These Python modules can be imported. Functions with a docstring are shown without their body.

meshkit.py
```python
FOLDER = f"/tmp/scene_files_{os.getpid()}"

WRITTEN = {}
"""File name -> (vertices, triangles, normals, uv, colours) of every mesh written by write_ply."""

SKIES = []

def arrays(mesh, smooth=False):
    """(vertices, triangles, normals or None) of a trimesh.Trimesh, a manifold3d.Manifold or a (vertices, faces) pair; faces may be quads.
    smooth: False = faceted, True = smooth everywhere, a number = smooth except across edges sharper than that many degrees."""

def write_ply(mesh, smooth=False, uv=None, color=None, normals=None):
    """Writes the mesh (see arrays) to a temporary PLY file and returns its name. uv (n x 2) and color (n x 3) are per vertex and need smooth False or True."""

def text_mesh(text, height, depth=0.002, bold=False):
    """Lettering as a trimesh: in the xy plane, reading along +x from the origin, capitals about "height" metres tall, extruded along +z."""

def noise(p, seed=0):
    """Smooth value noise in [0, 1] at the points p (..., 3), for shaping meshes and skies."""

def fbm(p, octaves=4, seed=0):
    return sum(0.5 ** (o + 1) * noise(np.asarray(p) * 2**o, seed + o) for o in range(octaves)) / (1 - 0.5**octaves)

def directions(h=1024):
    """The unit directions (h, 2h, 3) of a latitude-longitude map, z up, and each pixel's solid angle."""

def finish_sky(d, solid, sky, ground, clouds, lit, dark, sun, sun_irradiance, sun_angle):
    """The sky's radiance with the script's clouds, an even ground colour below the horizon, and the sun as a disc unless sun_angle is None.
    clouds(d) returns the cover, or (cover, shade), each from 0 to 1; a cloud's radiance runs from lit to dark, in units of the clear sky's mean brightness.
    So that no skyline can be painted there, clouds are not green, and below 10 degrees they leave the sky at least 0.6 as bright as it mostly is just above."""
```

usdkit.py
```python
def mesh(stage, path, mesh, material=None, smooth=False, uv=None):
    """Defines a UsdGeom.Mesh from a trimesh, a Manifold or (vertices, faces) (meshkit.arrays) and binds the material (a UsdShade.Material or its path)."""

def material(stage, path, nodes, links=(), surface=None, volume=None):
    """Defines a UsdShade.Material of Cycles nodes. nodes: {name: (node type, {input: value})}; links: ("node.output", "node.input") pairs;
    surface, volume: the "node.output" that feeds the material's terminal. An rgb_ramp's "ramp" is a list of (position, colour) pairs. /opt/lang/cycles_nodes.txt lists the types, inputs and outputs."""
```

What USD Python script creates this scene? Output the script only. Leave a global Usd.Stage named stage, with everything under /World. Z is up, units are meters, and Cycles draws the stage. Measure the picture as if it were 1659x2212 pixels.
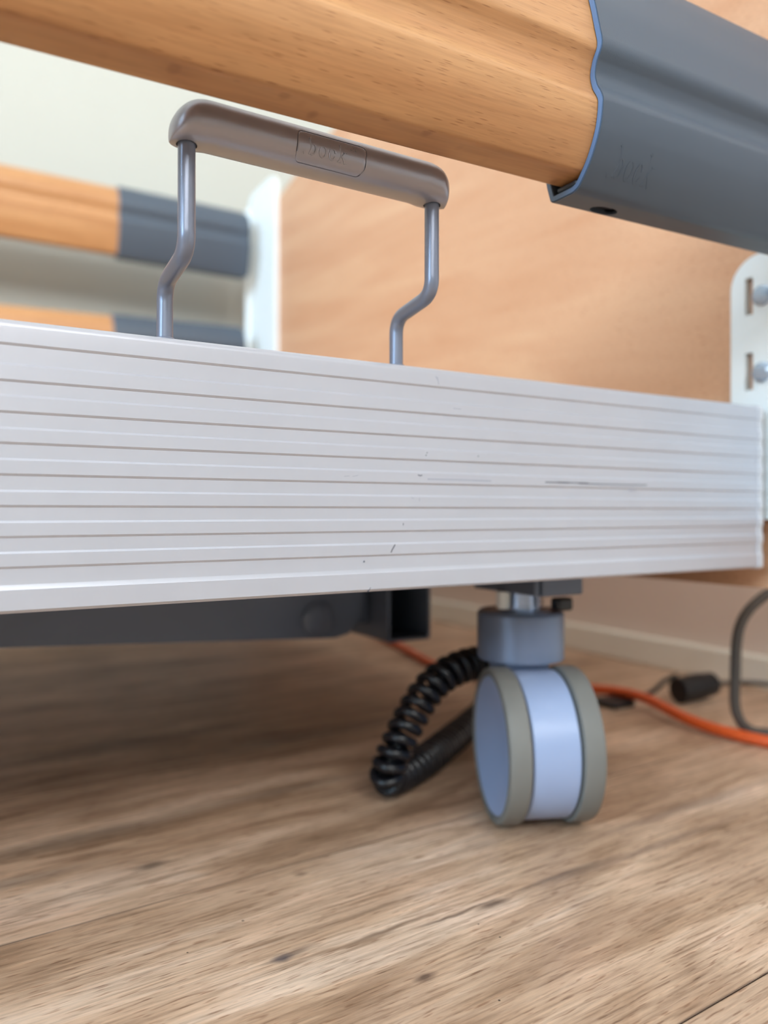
import math, random
import numpy as np
import trimesh
import manifold3d as m3
from shapely.geometry import Polygon, Point, LineString, box as sbox
from shapely import affinity
from shapely.ops import unary_union
from scipy.interpolate import CubicSpline, PchipInterpolator
from pxr import Usd, UsdGeom, UsdLux, UsdShade, Gf, Sdf
import usdkit

random.seed(7)
stage = Usd.Stage.CreateInMemory()
UsdGeom.SetStageUpAxis(stage, UsdGeom.Tokens.z)
UsdGeom.SetStageMetersPerUnit(stage, 1.0)
UsdGeom.Xform.Define(stage, '/World')
UsdGeom.Scope.Define(stage, '/World/Looks')

# ------------------------------------------------------------------ camera
EYE = 0.195
YAW = math.radians(59.13)                       # between the bed's long axis (+x) and the view axis
cam = UsdGeom.Camera.Define(stage, '/World/camera')
fw, rt = (math.cos(YAW), math.sin(YAW), 0), (math.sin(YAW), -math.cos(YAW), 0)
cam.AddTransformOp().Set(Gf.Matrix4d(rt[0], rt[1], 0, 0, 0, 0, 1, 0, -fw[0], -fw[1], 0, 0, 0, 0, EYE, 1))
cam.CreateHorizontalApertureAttr(24.0)
cam.CreateVerticalApertureAttr(24.0 * 2212 / 1659)
cam.CreateFocalLengthAttr(24.0 * 1661 / 1659)
cam.CreateClippingRangeAttr(Gf.Vec2f(0.01, 50))
cam.CreateFocusDistanceAttr(0.32)
cam.CreateFStopAttr(4.2)
cam.CreateExposureAttr(-0.1)

# ------------------------------------------------------------------ light
def srgb(r, g, b):
    f = lambda v: v / 12.92 if v <= 0.04045 else ((v + 0.055) / 1.055) ** 2.4
    return tuple(f(v / 255.0) for v in (r, g, b))

dome = UsdLux.DomeLight.Define(stage, '/World/sky')
dome.CreateColorAttr(Gf.Vec3f(0.75, 0.87, 1.0)); dome.CreateIntensityAttr(1.2)

def rect(name, loc, rot, w, h, col, inten):
    l = UsdLux.RectLight.Define(stage, '/World/' + name)
    l.AddTranslateOp().Set(Gf.Vec3d(*loc)); l.AddRotateXYZOp().Set(Gf.Vec3f(*rot))
    l.CreateWidthAttr(w); l.CreateHeightAttr(h); l.CreateColorAttr(Gf.Vec3f(*col)); l.CreateIntensityAttr(inten)
    l.CreateNormalizeAttr(False)
WX, FY, BY, RX, CZ = -2.8, -1.45, 1.40, 0.80, 2.5     # room: left, front, back, right walls, ceiling
rect('window_daylight', (WX - 0.16, -0.525, 1.45), (0, -90, 0), 1.5, 1.75, (0.52, 0.76, 1.0), 24)
rect('window_daylight_front', (-0.5, FY - 0.16, 1.72), (90, 0, 0), 1.7, 1.36, (1.0, 0.98, 0.95), 17)

# ------------------------------------------------------------------ prim helpers
_used = {}
def numbered(parent, name):
    k = (parent, name); n = _used.get(k, -1) + 1; _used[k] = n
    return f'{parent}/{name}' if n == 0 else f'{parent}/{name}_{n:03d}'
def tag(p, label=None, cat=None, group=None, kind=None):
    for k, v in (('label', label), ('category', cat), ('group', group), ('kind', kind)):
        if v: p.SetCustomDataByKey(k, v)
    return p
class Thing:
    def __init__(s, name, label=None, cat=None, loc=(0, 0, 0), ry=0, rz=0, group=None, kind=None):
        s.path = numbered('/World', name); s.loc = np.array(loc, float)
        x = UsdGeom.Xform.Define(stage, s.path); x.AddTranslateOp().Set(Gf.Vec3d(*loc))
        if rz: x.AddRotateZOp().Set(rz)
        if ry: x.AddRotateYOp().Set(ry)
        s.prim = x.GetPrim(); tag(s.prim, label, cat, group, kind)
        s.rot = bool(ry or rz)
    def part(s, name, mesh, mat, parent=None, smooth=30, label=None, kind=None, local=False):
        """mesh in world metres (moved to the thing's base), unless local."""
        m = tm(mesh).copy()
        if not local: m.apply_translation(-s.loc)
        path = numbered(parent or s.path, name)
        p = usdkit.mesh(stage, path, m, M[mat], smooth=smooth)
        tag(p.GetPrim(), label, kind=kind)
        return path
def dup(src, label, loc, ry=0, group=None, cat=None):
    path = numbered('/World', src.path.split('/')[-1].rstrip('0123456789').rstrip('_'))
    x = UsdGeom.Xform.Define(stage, path)
    x.GetPrim().GetReferences().AddInternalReference(src.path)
    x.ClearXformOpOrder(); x.AddTranslateOp(opSuffix='own').Set(Gf.Vec3d(*loc))
    if ry: x.AddRotateYOp(opSuffix='own').Set(ry)
    x.GetPrim().SetInstanceable(True)
    tag(x.GetPrim(), label, cat, group)

# ------------------------------------------------------------------ mesh helpers
def tm(m):
    if isinstance(m, trimesh.Trimesh): return m
    if hasattr(m, 'to_mesh'):
        q = m.to_mesh(); return trimesh.Trimesh(np.array(q.vert_properties[:, :3], float), np.array(q.tri_verts), process=False)
    return trimesh.Trimesh(np.asarray(m[0], float), np.asarray(m[1]), process=False)
def mf(m):
    if hasattr(m, 'to_mesh'): return m
    m = m.copy(); m.merge_vertices()
    r = m3.Manifold(m3.Mesh(np.asarray(m.vertices, np.float32), np.asarray(m.faces, np.uint32)))
    return r
def cat(*ms): return trimesh.util.concatenate([tm(m) for m in ms])
def box(x0, x1, y0, y1, z0, z1, c=0.0):
    """Box with edges chamfered by c."""
    a, b = np.array([min(x0, x1), min(y0, y1), min(z0, z1)]), np.array([max(x0, x1), max(y0, y1), max(z0, z1)])
    if c <= 0:
        return trimesh.creation.box(bounds=[a, b])
    ctr, hf, pts = (a + b) / 2, (b - a) / 2, []
    c = min(c, hf.min() * 0.9)
    for s in np.ndindex(2, 2, 2):
        s = np.array(s) * 2 - 1
        for k in range(3):
            h2 = hf - c; h2[k] = hf[k]; pts.append(ctr + s * h2)
    return trimesh.convex.convex_hull(np.array(pts))
def ext_x(poly, x0, x1):
    """Polygon in (y, z) extruded along x."""
    g = trimesh.creation.extrude_polygon(poly, x1 - x0, engine='earcut')
    v = g.vertices; g.vertices = np.c_[v[:, 2] + x0, v[:, 0], v[:, 1]]; return g
def ext_y(poly, y0, y1):
    """Polygon in (x, z) extruded along y."""
    g = trimesh.creation.extrude_polygon(poly, y1 - y0, engine='earcut')
    v = g.vertices; g.vertices = np.c_[v[:, 0], y1 - v[:, 2], v[:, 1]]; return g
def ext_z(poly, z0, z1):
    g = trimesh.creation.extrude_polygon(poly, z1 - z0, engine='earcut'); g.apply_translation((0, 0, z0)); return g
def frames(p):
    p = np.asarray(p, float); t = np.gradient(p, axis=0); t /= np.linalg.norm(t, axis=1, keepdims=True)
    n = np.zeros_like(p); a = np.cross(t[0], [0, 0, 1.0] if abs(t[0][2]) < 0.9 else [1.0, 0, 0]); n[0] = a / np.linalg.norm(a)
    for i in range(1, len(p)):
        v = n[i - 1] - t[i] * (n[i - 1] @ t[i]); n[i] = v / np.linalg.norm(v)
    return t, n, np.cross(t, n)
def tube(p, r, sides=12):
    p = np.asarray(p, float); t, n, b = frames(p); k = len(p); r = np.broadcast_to(r, (k,))
    a = np.arange(sides) * 2 * np.pi / sides
    v = (p[:, None] + r[:, None, None] * (np.cos(a)[None, :, None] * n[:, None] + np.sin(a)[None, :, None] * b[:, None])).reshape(-1, 3)
    f = []
    for i in range(k - 1):
        for j in range(sides):
            q = [i * sides + j, i * sides + (j + 1) % sides, (i + 1) * sides + (j + 1) % sides, (i + 1) * sides + j]
            f += [[q[0], q[1], q[2]], [q[0], q[2], q[3]]]
    c0, c1 = len(v), len(v) + 1; v = np.vstack([v, p[0], p[-1]])
    for j in range(sides):
        f += [[c0, (j + 1) % sides, j], [c1, (k - 1) * sides + j, (k - 1) * sides + (j + 1) % sides]]
    return trimesh.Trimesh(v, f, process=False)
def spline(pts, n):
    pts = np.asarray(pts, float); d = np.r_[0, np.cumsum(np.linalg.norm(np.diff(pts, axis=0), axis=1))]
    c = CubicSpline(d, pts); return c(np.linspace(0, d[-1], n))
def fillet_path(pts, r, seg=8):
    pts = np.asarray(pts, float); out = [pts[0]]
    for i in range(1, len(pts) - 1):
        a, b, c = pts[i - 1], pts[i], pts[i + 1]
        u, w = (a - b) / np.linalg.norm(a - b), (c - b) / np.linalg.norm(c - b)
        ang = math.acos(np.clip(u @ w, -1, 1)); d = min(r / math.tan(ang / 2), np.linalg.norm(a - b) * .49, np.linalg.norm(c - b) * .49)
        p0, p1 = b + u * d, b + w * d
        for s in np.linspace(0, 1, seg + 1): out.append((1 - s) ** 2 * p0 + 2 * s * (1 - s) * b + s * s * p1)
    out.append(pts[-1]); return np.array(out)
def lathe(prof, axis_at, axis, sections=48):
    """prof: closed (r, h) outline turned about the axis direction through axis_at."""
    g = trimesh.creation.revolve(np.asarray(prof, float), sections=sections)
    T = trimesh.geometry.align_vectors([0, 0, 1], axis); g.apply_transform(T); g.apply_translation(axis_at)
    if g.volume < 0: g.invert()
    return g

# ------------------------------------------------------------------ materials
M = {}
def mat(name, nodes, links, surface='p.BSDF'):
    M[name] = usdkit.material(stage, f'/World/Looks/{name}', nodes, links, surface=surface)
def plain(name, col, rough=0.5, metallic=0.0, spec=0.5, bump=0.0, bscale=900, vary=0.0, coat=0.0):
    n = {'p': ('principled_bsdf', {'base_color': col, 'roughness': rough, 'metallic': metallic, 'specular_ior_level': spec, 'coat_weight': coat, 'coat_roughness': 0.15})}
    l = []
    if bump or vary: n['tc'] = ('texture_coordinate', {})
    if bump:
        n['nb'] = ('noise_texture', {'scale': bscale, 'detail': 2.0}); n['b'] = ('bump', {'strength': bump, 'distance': 0.0004})
        l += [('tc.object', 'nb.vector'), ('nb.fac', 'b.height'), ('b.normal', 'p.normal')]
    if vary:
        n['nv'] = ('noise_texture', {'scale': 22.0, 'detail': 4.0})
        n['rv'] = ('rgb_ramp', {'ramp': [(0.3, tuple(c * (1 - vary) for c in col)), (0.7, tuple(min(1, c * (1 + vary)) for c in col))]})
        l += [('tc.object', 'nv.vector'), ('nv.fac', 'rv.fac'), ('rv.color', 'p.base_color')]
    mat(name, n, l)

def beech(name, base, dark, light, fleck, fs=(95, 60, 340), band=(3, 30, 45), fleck_amt=0.8, rough=0.42, rot=(0, 0, 0)):
    n = {'tc': ('texture_coordinate', {}),
         'mr': ('mapping', {'rotation': rot}),
         'm1': ('mapping', {'scale': band}), 'n1': ('noise_texture', {'scale': 1.0, 'detail': 4.0, 'roughness': 0.55, 'distortion': 0.6}),
         'r1': ('rgb_ramp', {'ramp': [(0.28, dark), (0.5, base), (0.74, light)]}),
         'm2': ('mapping', {'scale': fs}), 'v': ('voronoi_texture', {'scale': 1.0, 'randomness': 1.0}),
         'r2': ('rgb_ramp', {'ramp': [(0.14, (1, 1, 1)), (0.30, (0, 0, 0))]}),
         'vs': ('separate_color', {}), 'rs': ('map_range', {'from_min': 0.05, 'from_max': 0.8, 'to_min': 0.0, 'to_max': fleck_amt, 'clamp': True}),
         'mm': ('math', {'math_type': 'multiply'}),
         'm3': ('mapping', {'scale': (40, 300, 900)}), 'n3': ('noise_texture', {'scale': 1.0, 'detail': 2.0}),
         'r3': ('rgb_ramp', {'ramp': [(0.3, (0.87, 0.85, 0.83)), (0.65, (1.03, 1.03, 1.03))]}),
         'x1': ('mix', {'mix_type': 'multiply', 'fac': 1.0}), 'x2': ('mix', {'mix_type': 'mix', 'color2': fleck}),
         'p': ('principled_bsdf', {'roughness': rough, 'specular_ior_level': 0.45})}
    l = [('tc.object', 'mr.vector'), ('mr.vector', 'm1.vector'), ('mr.vector', 'm2.vector'), ('mr.vector', 'm3.vector'),
         ('m1.vector', 'n1.vector'), ('n1.fac', 'r1.fac'), ('m2.vector', 'v.vector'), ('v.distance', 'r2.fac'),
         ('v.color', 'vs.color'), ('vs.r', 'rs.value'), ('r2.color', 'mm.value1'), ('rs.result', 'mm.value2'),
         ('m3.vector', 'n3.vector'), ('n3.fac', 'r3.fac'), ('r1.color', 'x1.color1'), ('r3.color', 'x1.color2'),
         ('x1.color', 'x2.color1'), ('mm.value', 'x2.fac'), ('x2.color', 'p.base_color')]
    mat(name, n, l)

beech('rail_beech', srgb(180, 130, 85), srgb(170, 118, 74), srgb(190, 142, 96), srgb(128, 78, 42), fs=(100, 60, 1150), fleck_amt=.62, band=(4, 60, 60))
beech('headboard_beech', srgb(204, 155, 120), srgb(196, 143, 107), srgb(212, 167, 131), srgb(172, 118, 83), fs=(40, 95, 300), band=(8, 3.0, 26), fleck_amt=0.4, rot=(math.radians(-6), 0, 0))
plain('cap_plastic', srgb(67, 77, 89), 0.42, bump=0.12, bscale=2500)
plain('cap_glint_blue', srgb(90, 114, 146), 0.3)  # pale blue of the window glint on the cap edge, put into the colour
plain('inner_plastic', srgb(62, 66, 72), 0.5)
plain('grip_plastic', srgb(162, 160, 167), 0.33, metallic=0.6, bump=0.06, bscale=3000)
plain('rod_steel', srgb(122, 128, 144), 0.3, metallic=0.35)
plain('beam_silver', srgb(184, 184, 191), 0.40, metallic=0.28, bump=0.03, bscale=4000, vary=0.02)
plain('end_plastic', srgb(196, 196, 200), 0.45)
plain('scuff', srgb(92, 92, 100), 0.7)
plain('scuff_light', srgb(160, 160, 172), 0.6)
plain('frame_paint', srgb(96, 105, 122), 0.38, metallic=0.15)
plain('slat_beech', srgb(206, 170, 128), 0.5)
plain('hollow_shade', srgb(22, 22, 26), 0.7)  # near-black that paints the shade inside a hole
plain('caster_shell', srgb(150, 164, 194), 0.34)
plain('caster_neck', srgb(112, 127, 154), 0.28, metallic=0.2)
plain('caster_tread', srgb(116, 113, 107), 0.6, bump=0.1, bscale=600, vary=0.06)
plain('zinc', srgb(168, 184, 212), 0.25, metallic=0.8)
plain('black_plastic', srgb(20, 21, 25), 0.4)
plain('coil_black', srgb(17, 18, 24), 0.32)
plain('orange_cable', srgb(226, 92, 34), 0.4)
plain('grey_cable', srgb(78, 72, 66), 0.5)
plain('white_metal', srgb(226, 230, 230), 0.35)
plain('bolt_steel', srgb(170, 186, 206), 0.28, metallic=0.6)
plain('wall_paint', srgb(180, 178, 168), 0.85, bump=0.25, bscale=260)
plain('wall_floor_bounce', srgb(230, 212, 198), 0.85, bump=0.25, bscale=260)  # pinkish light bounced off the floor is put into this wall colour
plain('ceiling_paint', srgb(236, 236, 232), 0.9)
plain('baseboard_paint', srgb(240, 234, 220), 0.5)
plain('window_white', srgb(236, 236, 236), 0.4)
plain('subfloor_grey', srgb(34, 28, 24), 0.9)
mat('window_glass', {'t': ('transparent_bsdf', {'color': (0.97, 0.98, 0.98)}), 'g': ('glossy_bsdf', {'roughness': 0.0, 'color': (1, 1, 1)}), 'f': ('fresnel', {'IOR': 1.45}), 'p': ('mix_closure', {})},
    [('f.fac', 'p.fac'), ('t.BSDF', 'p.closure1'), ('g.BSDF', 'p.closure2')], surface='p.closure')

def floor_material():
    """Printed oak vinyl: grain along local x, tone by plank, knots and dark cracks where the print has them."""
    n = {'tc': ('texture_coordinate', {}), 'oi': ('object_info', {}),
         'off': ('combine_xyz', {}), 'om': ('math', {'math_type': 'multiply', 'value2': 7.0}), 'ad': ('vector_math', {'math_type': 'add'}),
         'wd': ('noise_texture', {'scale': 9.0, 'detail': 2.0}), 'ws': ('vector_math', {'math_type': 'scale', 'scale': 0.02}), 'wa': ('vector_math', {'math_type': 'add'}),
         'm1': ('mapping', {'scale': (4.5, 34, 1)}), 'n1': ('noise_texture', {'scale': 1.0, 'detail': 6.0, 'roughness': 0.6, 'distortion': 0.7}),
         'r1': ('rgb_ramp', {'ramp': [(0.24, srgb(122, 90, 66)), (0.40, srgb(178, 145, 116)), (0.55, srgb(208, 176, 147)), (0.75, srgb(233, 208, 184))]}),
         'm2': ('mapping', {'scale': (24, 520, 1)}), 'n2': ('noise_texture', {'scale': 1.0, 'detail': 4.0, 'roughness': 0.65, 'distortion': 0.4}),
         'r2': ('rgb_ramp', {'ramp': [(0.3, (0.55, 0.50, 0.46)), (0.5, (0.97, 0.97, 0.97)), (0.7, (1.2, 1.19, 1.18))]}),
         'm4': ('mapping', {'scale': (90, 760, 1)}), 'n4': ('noise_texture', {'scale': 1.0, 'detail': 1.0}),
         'r4': ('rgb_ramp', {'ramp': [(0.60, (1, 1, 1)), (0.72, (0.64, 0.56, 0.52))]}),
         'n5': ('noise_texture', {'scale': 14.0, 'detail': 3.0}), 'r5': ('rgb_ramp', {'ramp': [(0.32, (0.86, 0.82, 0.81)), (0.5, (1, .98, .98)), (0.68, (1.06, 1.02, 1.03))]}),
         'tone': ('map_range', {'from_min': 0, 'from_max': 1, 'to_min': 0.95, 'to_max': 1.05}),
         'x1': ('mix', {'mix_type': 'multiply', 'fac': 1.0}), 'x2': ('mix', {'mix_type': 'multiply', 'fac': 1.0}), 'x3': ('mix', {'mix_type': 'multiply', 'fac': 1.0}),
         'x4': ('mix', {'mix_type': 'multiply', 'fac': 1.0}),
         'b': ('bump', {'strength': 0.35, 'distance': 0.0006}),
         'p': ('principled_bsdf', {'roughness': 0.42, 'specular_ior_level': 0.5})}
    l = [('oi.random', 'om.value1'), ('om.value', 'off.x'), ('om.value', 'off.z'), ('tc.object', 'wd.vector'), ('wd.color', 'ws.vector1'),
         ('tc.object', 'ad.vector1'), ('off.vector', 'ad.vector2'), ('ad.vector', 'wa.vector1'), ('ws.vector', 'wa.vector2'),
         ('wa.vector', 'm1.vector'), ('m1.vector', 'n1.vector'), ('n1.fac', 'r1.fac'), ('ad.vector', 'm2.vector'), ('m2.vector', 'n2.vector'), ('n2.fac', 'r2.fac'),
         ('ad.vector', 'm4.vector'), ('m4.vector', 'n4.vector'), ('n4.fac', 'r4.fac'), ('tc.object', 'n5.vector'), ('n5.fac', 'r5.fac'),
         ('r1.color', 'x1.color1'), ('r2.color', 'x1.color2'), ('x1.color', 'x2.color1'), ('r4.color', 'x2.color2'), ('x2.color', 'x3.color1'), ('r5.color', 'x3.color2'),
         ('oi.random', 'tone.value'), ('x3.color', 'x4.color1'), ('tone.result', 'x4.color2'), ('n2.fac', 'b.height'), ('b.normal', 'p.normal')]
    last = 'x4.color'
    # (u, v, half length, half width, strength, colour)
    spots = [(0.152, 0.306, 0.016, 0.0030, .6, (96, 78, 70)), (0.147, 0.3062, 0.006, 0.0042, .75, (84, 76, 80)),
             (0.255, 0.2895, 0.013, 0.004, .8, (92, 70, 56)), (0.1914, 0.2605, 0.007, 0.0035, .8, (84, 62, 52)),
             (0.125, 0.4256, 0.012, 0.006, .7, (80, 66, 58)), (0.19, 0.3705, 0.005, 0.003, .6, (110, 84, 64)),
             (0.192, 0.299, 0.055, 0.0024, .65, (104, 74, 52)), (0.232, 0.2925, 0.034, 0.0018, .65, (80, 58, 46)), (0.315, 0.2925, 0.06, 0.0036, .6, (100, 80, 68)),
             (0.375, 0.288, 0.11, 0.004, .5, (120, 96, 84)), (0.19, 0.318, 0.08, 0.003, .45, (126, 98, 76)),
             (0.10, 0.483, 0.10, 0.016, .55, (74, 56, 44)), (0.23, 0.489, 0.09, 0.012, .5, (84, 62, 46)), (0.05, 0.445, 0.08, 0.008, .45, (92, 70, 54)),
             (0.235, 0.243, 0.055, 0.012, .35, (150, 116, 88)), (0.30, 0.245, 0.06, 0.014, .3, (158, 122, 96)), (0.165, 0.225, 0.06, 0.006, .35, (140, 108, 84)),
             (0.45, 0.315, 0.13, 0.006, .45, (126, 104, 92)), (0.30, 0.345, 0.12, 0.004, .4, (140, 112, 92)), (0.1138, .3318, .0007, .0006, 1.3, (58, 44, 36)), (0.145, .3436, .0010, .0008, 1.2, (70, 52, 42)), (.2381, .2653, .0008, .0006, 1.3, (58, 44, 36)), (.2373, .2800, .0008, .0006, 1.2, (64, 48, 40)), (.2067, .2319, .0007, .0006, 1.3, (58, 44, 36)), (0.34, 0.60, 0.16, 0.02, .5, (84, 64, 48)), (0.16, 0.66, 0.15, 0.02, .5, (80, 62, 46))]
    n['wn'] = ('noise_texture', {'scale': 60.0, 'detail': 3.0}); n['wk'] = ('vector_math', {'math_type': 'scale', 'scale': 0.0045}); n['wo'] = ('vector_math', {'math_type': 'add', 'vector2': (-.00225, -.00225, 0)}); n['wp'] = ('vector_math', {'math_type': 'add'})
    l += [('tc.object', 'wn.vector'), ('wn.color', 'wk.vector1'), ('wk.vector', 'wo.vector1'), ('tc.object', 'wp.vector1'), ('wo.vector', 'wp.vector2')]
    for i, (u, v, a, w, s, c) in enumerate(spots):
        n[f's{i}'] = ('mapping', {'location': (-u / a, -v / w, 0), 'scale': (1 / a, 1 / w, 0.0)})
        n[f'g{i}'] = ('gradient_texture', {'gradient_type': 'spherical'})
        n[f'k{i}'] = ('map_range', {'from_min': 0.0, 'from_max': 0.75, 'to_min': 0.0, 'to_max': s, 'clamp': True})
        n[f'y{i}'] = ('mix', {'mix_type': 'mix', 'color2': srgb(*c)})
        l += [('wp.vector', f's{i}.vector'), (f's{i}.vector', f'g{i}.vector'), (f'g{i}.fac', f'k{i}.value'), (f'k{i}.result', f'y{i}.fac'), (last, f'y{i}.color1')]
        last = f'y{i}.color'
    # the planks' painted bevels: a dark line along each long edge
    n['sp'] = ('separate_xyz', {}); n['e1'] = ('math', {'math_type': 'subtract', 'value2': V0}); n['e2'] = ('math', {'math_type': 'divide', 'value2': PW}); n['e3'] = ('math', {'math_type': 'pingpong', 'value2': 0.5})
    n['e4'] = ('map_range', {'from_min': 0.0012, 'from_max': 0.0042, 'to_min': 0.85, 'to_max': 0.0, 'clamp': True}); n['ye'] = ('mix', {'mix_type': 'mix', 'color2': srgb(74, 52, 40)})
    l += [('tc.object', 'sp.vector'), ('sp.y', 'e1.value1'), ('e1.value', 'e2.value1'), ('e2.value', 'e3.value1'), ('e3.value', 'e4.value'), ('e4.result', 'ye.fac'), (last, 'ye.color1')]
    last = 'ye.color'
    l.append((last, 'p.base_color'))
    mat('oak_plank', n, l)
PW, V0 = 0.2002, 0.1831
floor_material()

# ------------------------------------------------------------------ the room
def structure(name): return Thing(name, kind='structure')
fl = Thing('floor', rz=2.4, kind='structure')
tag(fl.prim, 'brown oak vinyl plank floor under the bed', 'floor')
def plank(u0, u1, v0, v1): return box(u0, u1, v0, v1, -0.004, 0.0, 0.00022)
PW, V0 = 0.2002, 0.1831
for k in range(-9, 7):
    v0 = V0 + k * PW
    s = [-3.4, -2.0, -0.72, 0.55, 1.2] if k % 3 == 0 else [-3.4, -2.5, -1.25, -0.02, 1.2] if k % 3 == 1 else [-3.4, -1.7, -0.35, 1.2]
    if k in (0, 1): s = [-3.4, -2.1, -0.80, 1.2] if k == 0 else [-3.4, -1.6, -0.30, 1.2]
    for a, b in zip(s, s[1:]):
        fl.part('plank', plank(a + .00022, b - .00022, v0 + .00022, v0 + PW - .00022), 'oak_plank', local=True, smooth=False)
fl.part('subfloor', box(-3.4, 1.2, V0 - 9 * PW, V0 + 7 * PW, -0.03, -0.0041), 'subfloor_grey', local=True, smooth=False)

def wall(name, mesh, m='wall_paint'):
    p = usdkit.mesh(stage, '/World/' + name, tm(mesh), M[m], smooth=False); tag(p.GetPrim(), kind='structure'); return p
wall('wall_right', box(RX, RX + .12, FY - .12, BY + .12, -.02, CZ), 'wall_floor_bounce')
wall('wall_back', box(WX - .12, RX, BY, BY + .12, -.02, CZ))
wl = mf(box(WX - .12, WX, FY - .12, BY, -.02, CZ)) - mf(box(WX - .2, WX + .1, -1.40, 0.35, 0.7, 2.2))
wall('wall_left', wl)
wf = mf(box(WX, RX, FY - .12, FY, -.02, CZ)) - mf(box(-1.35, 0.35, FY - .2, FY + .1, 1.04, 2.40))
wall('wall_front', wf)
wall('ceiling', box(WX - .12, RX + .12, FY - .12, BY + .12, CZ, CZ + .1), 'ceiling_paint')
wall('baseboard_right', box(RX - .012, RX, FY, BY, 0.0, 0.036, .002), 'baseboard_paint')
wall('baseboard_back', box(WX, RX - .012, BY - .012, BY, 0.0, 0.036, .002), 'baseboard_paint')
wall('baseboard_left', box(WX, WX + .012, FY, BY - .012, 0.0, 0.036, .002), 'baseboard_paint')
wall('baseboard_front', box(WX + .012, RX - .012, FY, FY + .012, 0.0, 0.036, .002), 'baseboard_paint')
def window(n, axis, at, a0, a1, z0, z1):
    t = Thing(f'window_{n}', kind='structure')
    def b(p0, p1, d0, d1, q0, q1, c=.003):
        return box(at + d0, at + d1, p0, p1, q0, q1, c) if axis == 'x' else box(p0, p1, at + d0, at + d1, q0, q1, c)
    w = .06; mid = (a0 + a1) / 2
    t.part('window_frame', cat(b(a0, a0 + w, -.09, -.03, z0, z1), b(a1 - w, a1, -.09, -.03, z0, z1), b(a0, a1, -.09, -.03, z0, z0 + w), b(a0, a1, -.09, -.03, z1 - w, z1), b(mid - w / 2, mid + w / 2, -.09, -.03, z0, z1)), 'window_white')
    for p, q in ((a0 + w, mid - w / 2), (mid + w / 2, a1 - w)):
        t.part('pane', b(p, q, -.062, -.058, z0 + w, z1 - w, 0), 'window_glass', smooth=False)
    t.part('window_sill', b(a0 - .05, a1 + .05, -.03, .12, z0 - .03, z0, .005), 'window_white')
window(1, 'x', WX, -1.40, 0.35, 0.7, 2.2)
window(2, 'y', FY, -1.35, 0.35, 1.04, 2.40)

# ------------------------------------------------------------------ side rails
# profile in (y, z), local to (y=.265, z=.342): waisted groove on both faces
FRONT = np.array([(.2600, .3420), (.2566, .3430), (.2532, .3462), (.2464, .3556), (.2415, .3679), (.2403, .3770), (.2412, .3800), (.2438, .3850), (.2447, .3895), (.2436, .3943), (.2410, .3985), (.2402, .4015), (.2420, .4113), (.2446, .4231), (.2480, .4340), (.2520, .4450), (.2563, .4530)]) - (.265, .342)
def rail_profile(flip=False):
    d = np.r_[0, np.cumsum(np.linalg.norm(np.diff(FRONT, axis=0), axis=1))]
    f = PchipInterpolator(d, FRONT)(np.linspace(0, d[-1], 90))
    back = np.c_[0.0095 + (-.0087 - f[::-1, 0]) * 0.35, f[::-1, 1]]
    p = Polygon(np.vstack([f, back])).buffer(-.0009, 4).buffer(.0009, 6)
    p = unary_union([p.intersection(sbox(-.1, .014, .1, .2)), p.buffer(-.0032, 8).buffer(.0032, 10).intersection(sbox(-.1, -.1, .1, .0141))])
    if flip: p = affinity.scale(p, 1, -1, origin=(0, 0.0555))
    return p.simplify(.00004)
def front_y(poly, z):
    x = LineString([(-.1, z), (.1, z)]).intersection(poly); return x.bounds[0]

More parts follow.
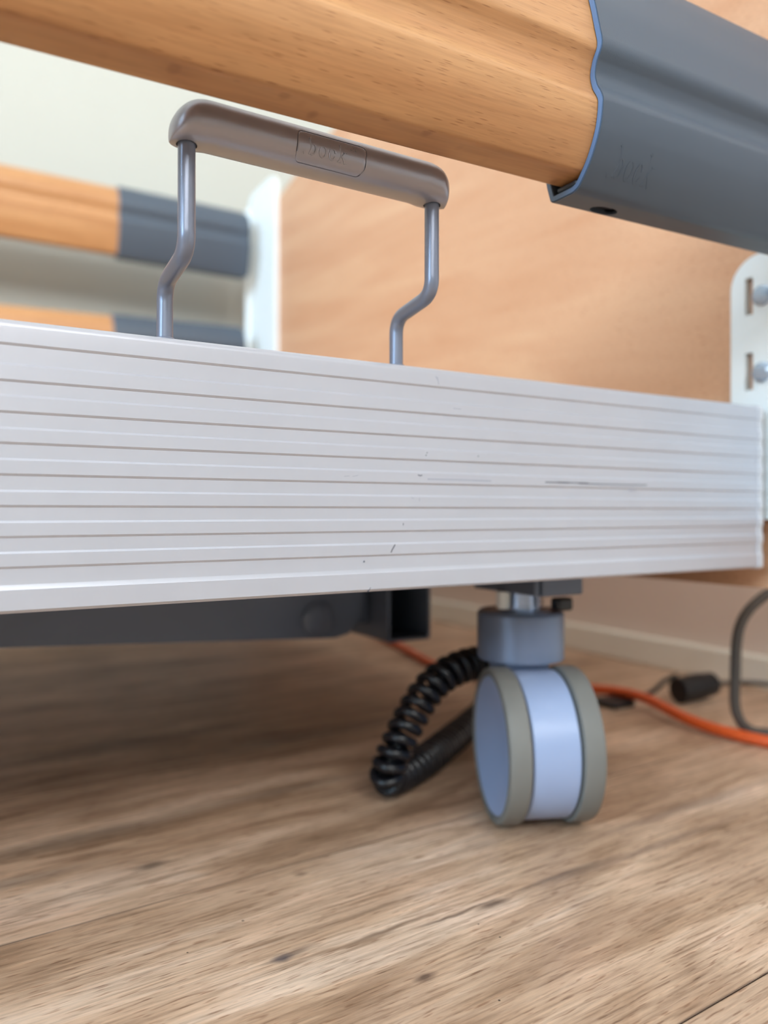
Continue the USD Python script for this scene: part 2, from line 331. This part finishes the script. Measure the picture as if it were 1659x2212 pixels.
def ring(rx, ry, thick_x, thick_y, n=40):
    a = np.linspace(0, 2 * np.pi, n, endpoint=False)
    return Polygon(np.c_[rx * np.cos(a), ry * np.sin(a)], [np.c_[(rx - thick_x) * np.cos(a), (ry - thick_y) * np.sin(a)][::-1]])
def wordmark(h):
    """The lower-case serif wordmark with a leading dot and three ticks, x-height units scaled so ascenders are h tall. Returns list of polygons."""
    t, tn = .13, .055
    def seg(x0, y0, x1, y1, w): return LineString([(x0, y0), (x1, y1)]).buffer(w / 2, cap_style=2)
    out = [Point(.0, .05).buffer(.075, 6)]
    b = unary_union([sbox(.32, 0.02, .32 + t, 1.0), Polygon([(.22, .95), (.45, 1.0), (.32, .9)]), affinity.translate(ring(.29, .31, t, tn), .62, .31)])
    o = affinity.translate(ring(.31, .32, t, tn), 1.42, .31)
    c = affinity.translate(ring(.30, .32, t, tn), 2.18, .31).difference(sbox(2.28, .22, 2.6, .42)); c = c.union(Point(2.38, .45).buffer(.07, 5))
    k = unary_union([sbox(2.72, 0, 2.72 + t, 1.0), Polygon([(2.62, .95), (2.85, 1.0), (2.72, .9)]), sbox(2.64, 0, 2.94, .05), seg(2.82, .25, 3.18, .6, tn), seg(2.93, .36, 3.28, 0, t), sbox(3.04, .56, 3.28, .61), sbox(3.12, 0, 3.40, .05)])
    out += [b, o, c, k]
    for i in range(3): out.append(seg(3.62 + .2 * i, .86, 3.78 + .2 * i, 1.08, .085))
    return [affinity.scale(g, h, h, origin=(0, 0)) for g in out]
def densify(p, d):
    return Polygon(p.exterior.segmentize(d), [h.segmentize(d) for h in p.interiors])
def relief(polys, x0, z0, surf, depth, lift, flip=False):
    """Letters laid on a face that looks to -y: polygons in (x, z), surf(x, z) -> y."""
    ms = []
    for p in polys:
        for g in getattr(p, 'geoms', [p]):
            if g.area < 1e-10: continue
            e = trimesh.creation.extrude_polygon(g.simplify(2e-5), 1.0, engine='earcut'); v = e.vertices
            X, Z = v[:, 0] + x0, v[:, 1] + z0
            y = np.array([surf(a, b) for a, b in zip(X, Z)])
            e.vertices = np.c_[X, np.where(v[:, 2] > .5, y - lift, y + depth), Z]
            ms.append(e)
    return cat(*ms)

def build_rail(label, loc, ry, x_joint, x_end, x_left, flip, logo, group=None):
    """Coordinates below are local: x from the joint between wood and cap."""
    t = Thing('side_rail', label, 'bed rail', loc, ry=ry, group=group)
    prof = rail_profile(flip)
    L, R = x_left - x_joint, x_end - x_joint
    wood = prof.buffer(-.0033, 6).intersection(sbox(-.1, .0074, .1, .2) if not flip else sbox(-.1, .0035, .1, .2))
    soft = wood.buffer(-.0045, 8).buffer(.0045, 8)
    wood = unary_union([wood.intersection(sbox(-.1, .02, .1, .2)), soft.intersection(sbox(-.1, -.1, .1, .0201))]).simplify(.00003)
    t.part('wood_profile', ext_x(wood, L, 0.012), 'rail_beech', local=True, smooth=35)
    # cap: hollow shell with a rounded far end
    secs = [(0.0, .0), (R - .012, .0), (R - .005, .0012), (R - .0015, .0035), (R, .008)]
    pr = prof.buffer(0); rings = []
    base = np.array(prof.exterior.coords)[:-1]
    ctr = np.array([0.0, .0555])
    for x, ins in secs:
        s = np.array([1 - ins / .025, 1 - ins / .055]); q = ctr + (base - ctr) * s; rings.append(np.c_[np.full(len(q), x), q])
    k = len(base); v = np.vstack(rings); f = []
    for i in range(len(secs) - 1):
        for j in range(k):
            a, b, c, d = i * k + j, i * k + (j + 1) % k, (i + 1) * k + (j + 1) % k, (i + 1) * k + j
            f += [[a, b, c], [a, c, d]]
    cv, cf = trimesh.creation.triangulate_polygon(Polygon(base), engine='earcut')
    # map triangulation back on the ring's own vertices
    from scipy.spatial import cKDTree
    idx = cKDTree(base).query(cv)[1]; cf = idx[cf]
    f += [list(q[::-1]) for q in cf] + [list(q + (len(secs) - 1) * k) for q in cf]
    solid = trimesh.Trimesh(v, f, process=False); solid.fix_normals()
    cavity = prof.buffer(-.0030, 6)
    shell = mf(solid) - mf(ext_x(cavity, -.01, R - .03))
    if logo:
        lens = Polygon([(.020 + .0085 * math.sin(a) * abs(math.sin(a)) ** -.0, .0035 + .0042 * math.cos(a)) for a in np.linspace(0, 2 * np.pi, 25)[:-1]])
        shell = shell - mf(ext_z(affinity.translate(lens, .009, 0), -.005, .012))
    cap = t.part('end_cap', shell, 'cap_plastic', local=True, smooth=32)
    t.part('cap_lip', ext_x(prof.buffer(-.0006, 6).difference(prof.buffer(-.0028, 6)).simplify(.00003), -.0005, 0.0), 'cap_glint_blue', parent=cap, local=True, smooth=35)  # thin rim added to carry the painted window glint on the cap end
    if logo:
        t.part('clip_tongue', box(.0006, .03, -.0066, .0060, .0040, .0062, .0006), 'cap_plastic', parent=cap, local=True)
        t.part('clip_hole_floor', box(.018, .042, -.004, .011, .0026, .0034), 'hollow_shade', parent=cap, local=True)  # dark plate standing in for the shade inside the clip hole
        t.part('clip_latch', box(.0235, .034, -.001, .003, .0014, .0030, .0005), 'inner_plastic', parent=cap, local=True)
        ws = wordmark(.0125)
        t.part('embossed_wordmark', relief([densify(affinity.scale(w, .66, 1, origin=(0, 0)), .0008) for w in ws[:5]], .0125, .0068, lambda x, z: front_y(prof, z), .0005, .00016), 'cap_plastic', parent=cap, local=True)
    return t
build_rail('near grooved wooden bed rail with dark grey end cap, across the top of the photo', (.257, .265, .3420), -1.43, .257, .474, -1.35, False, True)
far = build_rail('upper of the two blurred far wooden rails, its grey cap against the white bracket', (.2595, 1.2535, .5945), 0, .2595, .476, -1.35, True, False)
dup(far, 'lower of the two far wooden rails, only its upper edge showing above the silver beam', (.2535, 1.2535, .3935), -1.43, cat='bed rail')

# ------------------------------------------------------------------ headboard with its brackets
HX = .50
YC = .759
hb = Thing('headboard', 'large pale beech headboard panel standing behind the silver beam', 'headboard', (HX, YC, .142))
top = PchipInterpolator([0, .23, .41, .48, .525, .545], [.752, .738, .7135, .699, .676, .640])
ys = np.linspace(0, .545, 40)
out = [(YC - .545, .16), (YC - .53, .142), (YC + .53, .142), (YC + .545, .16)] + [(YC + y, top(y)) for y in ys[::-1]] + [(YC - y, top(y)) for y in ys[1:]]
panel = mf(ext_x(Polygon(out), HX, HX + .024))
hb.part('panel', panel, 'headboard_beech', smooth=25)
def bracket(s, z0, z1, bolts):
    """s = -1 near side, +1 far side. Upright white plate screwed to the panel, with a folded guide edge."""
    yi, yo = YC + s * .415, YC + s * .535
    lo, hi = min(yi, yo), max(yi, yo)
    pl = sbox(lo, z0, hi, z1).buffer(-.022).buffer(.022, 12)
    pl = pl.union(sbox(lo, z0, hi, z0 + .03))
    for z in bolts:
        ya, yb = sorted((yi + s * .011, yi + s * .017))
        pl = pl.difference(sbox(ya, z - .013, yb, z + .013))
    p = hb.part('bracket_plate', ext_x(pl, HX - .006, HX - .0005), 'white_metal')
    hb.part('bracket_fold', box(HX - .012, HX - .0005, yo - s * .004, yo, z0 + .01, z1 - .022, .001), 'white_metal', parent=p)
    for z in bolts:
        b = lathe([(0, 0), (.0068, 0), (.0068, .002), (.005, .0038), (0, .0044)], (HX - .006, yi + s * .0242, z - .002), (-1, 0, 0), 28)
        hb.part('bolt', b, 'bolt_steel', parent=p)
bracket(-1, .19, .3735, (.3455, .293))
bracket(1, .44, .752, ())

fb = Thing('footboard', 'unseen beech foot panel added at the other end of the bed to block low light', 'footboard', (-1.56, YC, .142))  # added out of view to keep window light from under the bed
fb.part('panel', ext_x(Polygon([(y, z - .10 if z > .3 else z) for y, z in out]), -1.584, -1.56), 'headboard_beech', smooth=25)

# ------------------------------------------------------------------ bed frame: grooved beam, lift arm, cross tube, caster
bf = Thing('bed_frame', 'long silver aluminium bed frame beam with fine grooves, its lift arm and wheel beneath', 'bed frame', (.1, .327, 0))
Y0, D1 = .314, .0007
darks = [.0620, .0485, .0369, .0254, .01375, .0021, -.0093, -.02065]
lights = [.0546, .0430, .0310, .0195, .0078, -.0037, -.0151, -.0280]
prof = [(Y0 + .0235, EYE + .0716), (Y0 + .0235, EYE - .0376), (Y0 + .0012, EYE - .0376), (Y0, EYE - .0364)]
for dk, lt in list(zip(darks, lights))[::-1]:
    q = 1.5 if lt < -.02 else .6
    prof += [(Y0, EYE + lt - .0006 * q), (Y0 + .0002, EYE + lt - .0004 * q), (Y0 + D1 - .0002, EYE + lt + .0005 * q), (Y0 + D1, EYE + lt + .0008 * q), (Y0 + D1, EYE + dk - .0004), (Y0 + D1 - .0002, EYE + dk - .0002), (Y0 + .0002, EYE + dk + .0003), (Y0, EYE + dk + .0005)]
prof += [(Y0, EYE + .0684), (Y0 + .0003, EYE + .0696), (Y0 + .0010, EYE + .0706), (Y0 + .0021, EYE + .0713), (Y0 + .0036, EYE + .0716)]
bp = Polygon(prof)
beam_solid = ext_x(bp, -1.40, .4800)
beam = bf.part('beam', beam_solid, 'beam_silver', smooth=28)
bf.part('beam_end_cap', ext_x(bp.buffer(.0006), .4801, .4850), 'end_plastic', smooth=28)
def scuff(pts, w, m='scuff', name='scuff_mark'):
    """Thin rubbed-in mark on the raised bands: polyline in (x, z relative to the eye height)."""
    for p in pts:
        g = affinity.translate(LineString(p).buffer(w / 2, 3), 0, EYE)
        bf.part(name, ext_y(g, Y0 - .00004, Y0 + .0016), m, parent=beam, smooth=False)

scuff([[(.1664, .0165), (.1690, .0167)], [(.1708, .0166), (.1722, .0168), (.1735, .0171)]], .0003, 'scuff_light')
scuff([[(.2072, .0181), (.2082, .0177), (.2094, .0180)]], .0005)
scuff([[(.2130, .0162), (.2300, .01625), (.2522, .0161)]], .0008, 'scuff_light')
scuff([[(.2900, .0162), (.3078, .0162)], [(.315, .0160), (.333, .0159), (.3707, .0161)], [(.299, .0163), (.322, .0163)]], .0006)
scuff([[(.2117, .0278), (.2119, .0280)], [(.2123, .0291), (.2125, .0292)], [(.2440, .0285), (.2442, .0288)]], .0005)
scuff([[(.1917, -.0192), (.1922, -.0182), (.1938, -.0158)]], .0006)
scuff([[(.2033, .0070), (.2045, .0066)], [(.2079, .0068), (.2079, .0054)]], .0003, 'scuff_light')
scuff([[(.1770, -.0234), (.1771, -.0230)], [(.1985, -.0063), (.1986, -.0055)]], .0004)
scuff([[(.1792, -.0373), (.1800, -.0362), (.1803, -.0356)]], .0003)
scuff([[(.2186, .0668), (.2190, .0652), (.2193, .0635)], [(.2176, .0672), (.2184, .0660)]], .0005, 'scuff_light')
scuff([[(.2285, .0521), (.2330, .0521)], [(.357, .0126), (.361, .0126)]], .0004, 'scuff_light')

# lift arm under the frame, nearly parallel to the beam and rising to the left
arm = Polygon([(-.95, -.004), (.278, 0), (.290, .0035), (.299, .014), (.302, .024), (.302, .058), (-.95, .058)])
arm = affinity.rotate(arm, -3.5, origin=(.28, 0)); arm = affinity.translate(arm, 0, .0955)
am = bf.part('lift_arm', ext_y(arm.buffer(-.001).buffer(.001, 4), .540, .565), 'frame_paint', smooth=25)
bf.part('pivot_bolt', lathe([(0, 0), (.013, 0), (.013, .0025), (.009, .0045), (0, .0045)], (.262, .540, .112), (0, -1, 0), 32), 'frame_paint', parent=am)
sq = sbox(.314, .0914, .355, .1460).buffer(-.003).buffer(.003, 4)
bf.part('cross_tube', ext_y(sq.difference(sq.buffer(-.0026)), .520, 1.02), 'frame_paint', smooth=25)
bf.part('hinge_plate', box(.298, .3138, .5500, .5560, .104, .150, .0008), 'frame_paint')
bf.part('cross_member', cat(box(.316, .353, .3378, 1.18, .168, .205, .002), box(.318, .351, .575, .610, .1455, .169)), 'frame_paint')
for i in range(14):
    bf.part('slat', box(-1.36 + i * .132, -1.36 + i * .132 + .120, .3380, 1.1795, .238, .250, .002), 'slat_beech')  # hidden slats added to stop light falling through the bed
bf.part('far_beam', box(-1.40, .480, 1.180, 1.2035, .157, .2667, .002), 'beam_silver')
bf.part('caster_mount', cat(box(.3256, .3300, .362, .424, .1425, .200, .0008), box(.3306, .3655, .360, .424, .1418, .200, .0012)), 'frame_paint')

AX, BK = np.array([.9129, -.4081, 0]), np.array([.4081, .9129, 0])
C = np.array([.3337, .3716, .0480])
N = C + BK * .030; N[2] = 0
def disc(r, h, at, n=64): return mf(lathe([(0, 0), (r, 0), (r, h), (0, h)], at, AX, n))
R3 = np.array([AX, BK, [0, 0, 1]]).T
def obox(a0, a1, b0, b1, z0, z1):
    m = box(a0, a1, b0, b1, z0, z1); m.vertices = m.vertices @ R3.T + np.array([C[0], C[1], 0]); return mf(m)
shell = lathe([(0, 0), (.0445, 0), (.0455, .001), (.0455, .028), (.0445, .029), (0, .029)], C - AX * .0145, AX, 96)
shell = mf(shell) - obox(-.1, .1, -.1, .1, -.01, .0075)
neck = mf(lathe([(0, .0968), (.0285, .0968), (.0290, .0974), (.0290, .1270), (.0275, .1290), (.0225, .1292), (.0220, .1275), (0, .1275)], N, (0, 0, 1), 72))
shell = shell + obox(-.0145, .0145, .014, .055, .060, .0967)
cs = bf.part('caster', shell, 'caster_shell', smooth=30, label='pale grey twin-wheel caster housing')
TY = [(.036, .0024), (.0432, .0016), (.0436, 0), (.0460, .0002), (.0472, .0008), (.0480, .0028), (.0480, .0118), (.0474, .0132), (.0455, .0138), (.036, .0138), (.036, .0024)]
DI = [(0, .0068), (.012, .0062), (.024, .0046), (.034, .0026), (.0405, .0008), (.0422, .0008), (.0430, .0020), (.0430, .0030), (.0355, .0040), (.0355, .0100), (0, .0100)]
for sgn in (-1, 1):
    bf.part('tyre', lathe(TY, C + AX * sgn * .0292, -AX * sgn, 96), 'caster_tread', parent=cs, smooth=30)
    bf.part('hub_disc', lathe(DI, C + AX * sgn * .0290, -AX * sgn, 72), 'caster_shell', parent=cs, smooth=40)
bf.part('swivel_neck', neck, 'caster_neck', parent=cs, smooth=30)
bf.part('swivel_stem', lathe([(0, .1275), (.0215, .1275), (.0215, .1296), (.0135, .1300), (.0135, .1420), (0, .1420)], N, (0, 0, 1), 48), 'zinc', parent=cs)
bf.part('lock_lever', box(.3545, .3680, .3710, .3800, .1300, .1385, .0015), 'black_plastic', parent=cs)
bf.part('mount_screw', lathe([(0, 0), (.0042, .0006), (.0046, .003), (.0046, .0118), (0, .0118)], (.3262, .3932, .1310), (0, 0, 1), 20), 'white_metal', parent=cs)

# ------------------------------------------------------------------ mattress guard handle
hd = Thing('mattress_guard', 'grey bow-shaped mattress guard handle with two bent rods plugged into the silver beam', 'mattress guard', (.143, .322, .267))
GX0, GX1, GY = .0797, .2065, .2915
def gz(d):                                   # distance from the grip's end -> (top, bottom, half depth)
    r = .0135
    up = .3527 - r + math.sqrt(max(0, r * r - max(0, r - d) ** 2))
    lo = .3354 + .0006 * np.clip((d - .011) / .004, 0, 1)
    w = .0112 * math.sqrt(max(1e-6, 1 - max(0, 1 - d / .0085) ** 2))
    return up, lo, w
xs = np.unique(np.r_[GX0 + .020 * np.linspace(0, 1, 26) ** 2, np.linspace(GX0 + .020, GX1 - .020, 40), GX1 - .020 * np.linspace(0, 1, 26) ** 2])
SEC = 64
def grip_section(x):
    up, lo, w = gz(min(x - GX0, GX1 - x)); a = np.arange(SEC) * 2 * np.pi / SEC
    c, s_ = np.cos(a), np.sin(a); n = 2.35
    return GY + w * np.sign(c) * np.abs(c) ** (2 / n), (up + lo) / 2 + (up - lo) / 2 * np.sign(s_) * np.abs(s_) ** (2 / n)
v, f = [], []
for x in xs:
    y, z = grip_section(x); v.append(np.c_[np.full(SEC, x), y, z])
for i in range(len(xs) - 1):
    for j in range(SEC):
        a, b, c, d = i * SEC + j, i * SEC + (j + 1) % SEC, (i + 1) * SEC + (j + 1) % SEC, (i + 1) * SEC + j
        f += [[a, b, c], [a, c, d]]
v = np.vstack(v); c0, c1 = len(v), len(v) + 1; v = np.vstack([v, v[:SEC].mean(0), v[-SEC:].mean(0)]); m_ = (len(xs) - 1) * SEC
for j in range(SEC): f += [[c0, (j + 1) % SEC, j], [c1, m_ + j, m_ + (j + 1) % SEC]]
grip = trimesh.Trimesh(v, f, process=False); grip.merge_vertices(); grip.fix_normals()
grip = mf(grip)
def grip_y(x, z):
    up, lo, w = gz(min(x - GX0, GX1 - x)); q = min(1, abs((z - (up + lo) / 2) / ((up - lo) / 2)))
    return GY - w * (1 - q ** 2.35) ** (1 / 2.35)
RX_ = (.0862, .1998)
for x in RX_: grip = grip - mf(lathe([(0, 0), (.0040, 0), (.0040, .0035), (0, .0035)], (x, GY, .3345), (0, 0, 1), 32))
# engraved frame around the wordmark
fr = sbox(.1274, .3368, .1592, .3478).buffer(-.0026).buffer(.0026, 8)
band = fr.difference(fr.buffer(-.00042))
bx = [p for p in (band.geoms if hasattr(band, 'geoms') else [band])]
try:
    grip = grip - mf(relief([densify(bx[0], .0012)], 0, 0, grip_y, .00045, .0006))
except Exception as ex: print('groove', ex)
gp = hd.part('grip', grip, 'grip_plastic', smooth=38)
ws = wordmark(.0064)
sc_ = .0193 / (3.40 * .0064)
ws = [affinity.scale(w, sc_, 1, origin=(0, 0)) for w in ws]
hd.part('embossed_wordmark', relief([densify(w, .0012) for w in ws], .1310, .3392, grip_y, .0006, .00030), 'grip_plastic', parent=gp, smooth=20)
for x in RX_:
    path = fillet_path([(x, GY, .3360), (x, GY, .2950), (x, .3225, .2900), (x, .3225, .2640)], .0090, 12)
    rod = hd.part('rod', tube(path, .00335, 24), 'rod_steel', smooth=40)
    hd.part('foot_ring', lathe([(.0034, 0), (.0042, 0), (.0042, .0005), (.0038, .0009), (.0034, .0009), (.0034, 0)], (x, .3225, .26665), (0, 0, 1), 28), 'rod_steel', parent=rod)

# ------------------------------------------------------------------ cables on the floor
def solo(name, mesh, m, label, category, group=None, smooth=40):
    p = usdkit.mesh(stage, numbered('/World', name), tm(mesh), M[m], smooth=smooth); tag(p.GetPrim(), label, category, group)
cc = Thing('coiled_cable', 'black coiled spiral cable looping down to the floor beside the caster', 'cable', (.2857, .4525, 0))
core = spline([(.4276, .4784, .1500), (.4150, .4720, .1150), (.3964, .4621, .0940), (.3604, .4487, .0855), (.3307, .4431, .0847), (.3051, .4409, .0765), (.2817, .4374, .0547), (.2672, .4353, .0329), (.2655, .4400, .0190), (.2780, .4490, .0130), (.3022, .4601, .0132), (.3483, .4908, .0128), (.4194, .5416, .0128), (.470, .585, .0126)], 1400)
t_, n_, b_ = frames(core); sl = np.r_[0, np.cumsum(np.linalg.norm(np.diff(core, axis=0), axis=1))]
stretch = np.interp(sl, [0, .10, .14, .19, .24, sl[-1]], [.0072, .0072, .0088, .0092, .0076, .0070])
ph = np.r_[0, np.cumsum(np.diff(sl) / stretch[1:])] * 2 * np.pi
hr = .0090
helix = core + hr * (np.cos(ph)[:, None] * n_ + np.sin(ph)[:, None] * b_)
need = np.arange(0, ph[-1], 2 * np.pi / 18)
helix = np.c_[[np.interp(need, ph, helix[:, k]) for k in range(3)]].T
cp = cc.part('coil', tube(helix, .0034, 8), 'coil_black', smooth=60)
cc.part('straight_lead', tube(spline([helix[-1], (.4850, .5760, .0300), (.4850, .5500, .0900), (.4800, .5400, .1750)], 40), .0026, 10), 'coil_black', parent=cp)

solo('extension_cord', tube(spline([(.70, 1.34, .0052), (.660, 1.22, .0052), (.600, 1.02, .0052), (.5640, .870, .0052), (.5420, .760, .0052), (.5600, .680, .0052), (.6050, .600, .0060), (.6100, .5300, .0120), (.5900, .4500, .0080), (.5960, .3920, .0052), (.640, .300, .0052), (.70, .18, .0052)], 160), .0050, 14), 'orange_cable', 'orange extension cord snaking across the floor behind the caster', 'extension cord')
k = Thing('inline_switch', 'small flat black cord switch lying under the orange cord', 'cord switch', (.594, .546, 0))
k.part('housing', mf(box(.580, .612, .530, .562, .0004, .0068, .003)), 'black_plastic')
k.part('cord', tube(spline([(.611, .552, .004), (.650, .553, .003), (.70, .575, .003), (.76, .60, .003)], 30), .0024, 8), 'black_plastic')
p = Thing('power_plug', 'black cylindrical cable connector lying on the floor by the baseboard', 'plug', (.682, .512, 0))
d_ = np.array([.0519, -.0078, .004]); d_ /= np.linalg.norm(d_)
p.part('body', lathe([(0, 0), (.0115, 0), (.0132, .0012), (.0134, .030), (.0126, .034), (.0118, .046), (.0085, .050), (0, .050)], (.655, .5165, .0136), d_, 40), 'black_plastic')
p.part('cord', tube(spline([(.703, .5093, .0165), (.715, .506, .0165), (.7538, .4914, .0150), (.776, .44, .0100), (.776, .34, .0040)], 40), .0026, 10), 'grey_cable')
solo('loop_cable', tube(spline([(.66, .375, .1420), (.6380, .3880, .1340), (.6160, .4010, .1200), (.6030, .4090, .1020), (.5985, .4115, .0800), (.5973, .4119, .0468), (.5985, .4110, .0220), (.6060, .4065, .0090), (.6200, .3985, .0050), (.6550, .3780, .0046), (.72, .30, .0046)], 90), .0044, 12), 'grey_cable', 'dark grey cable hanging in a loop below the headboard', 'cable')
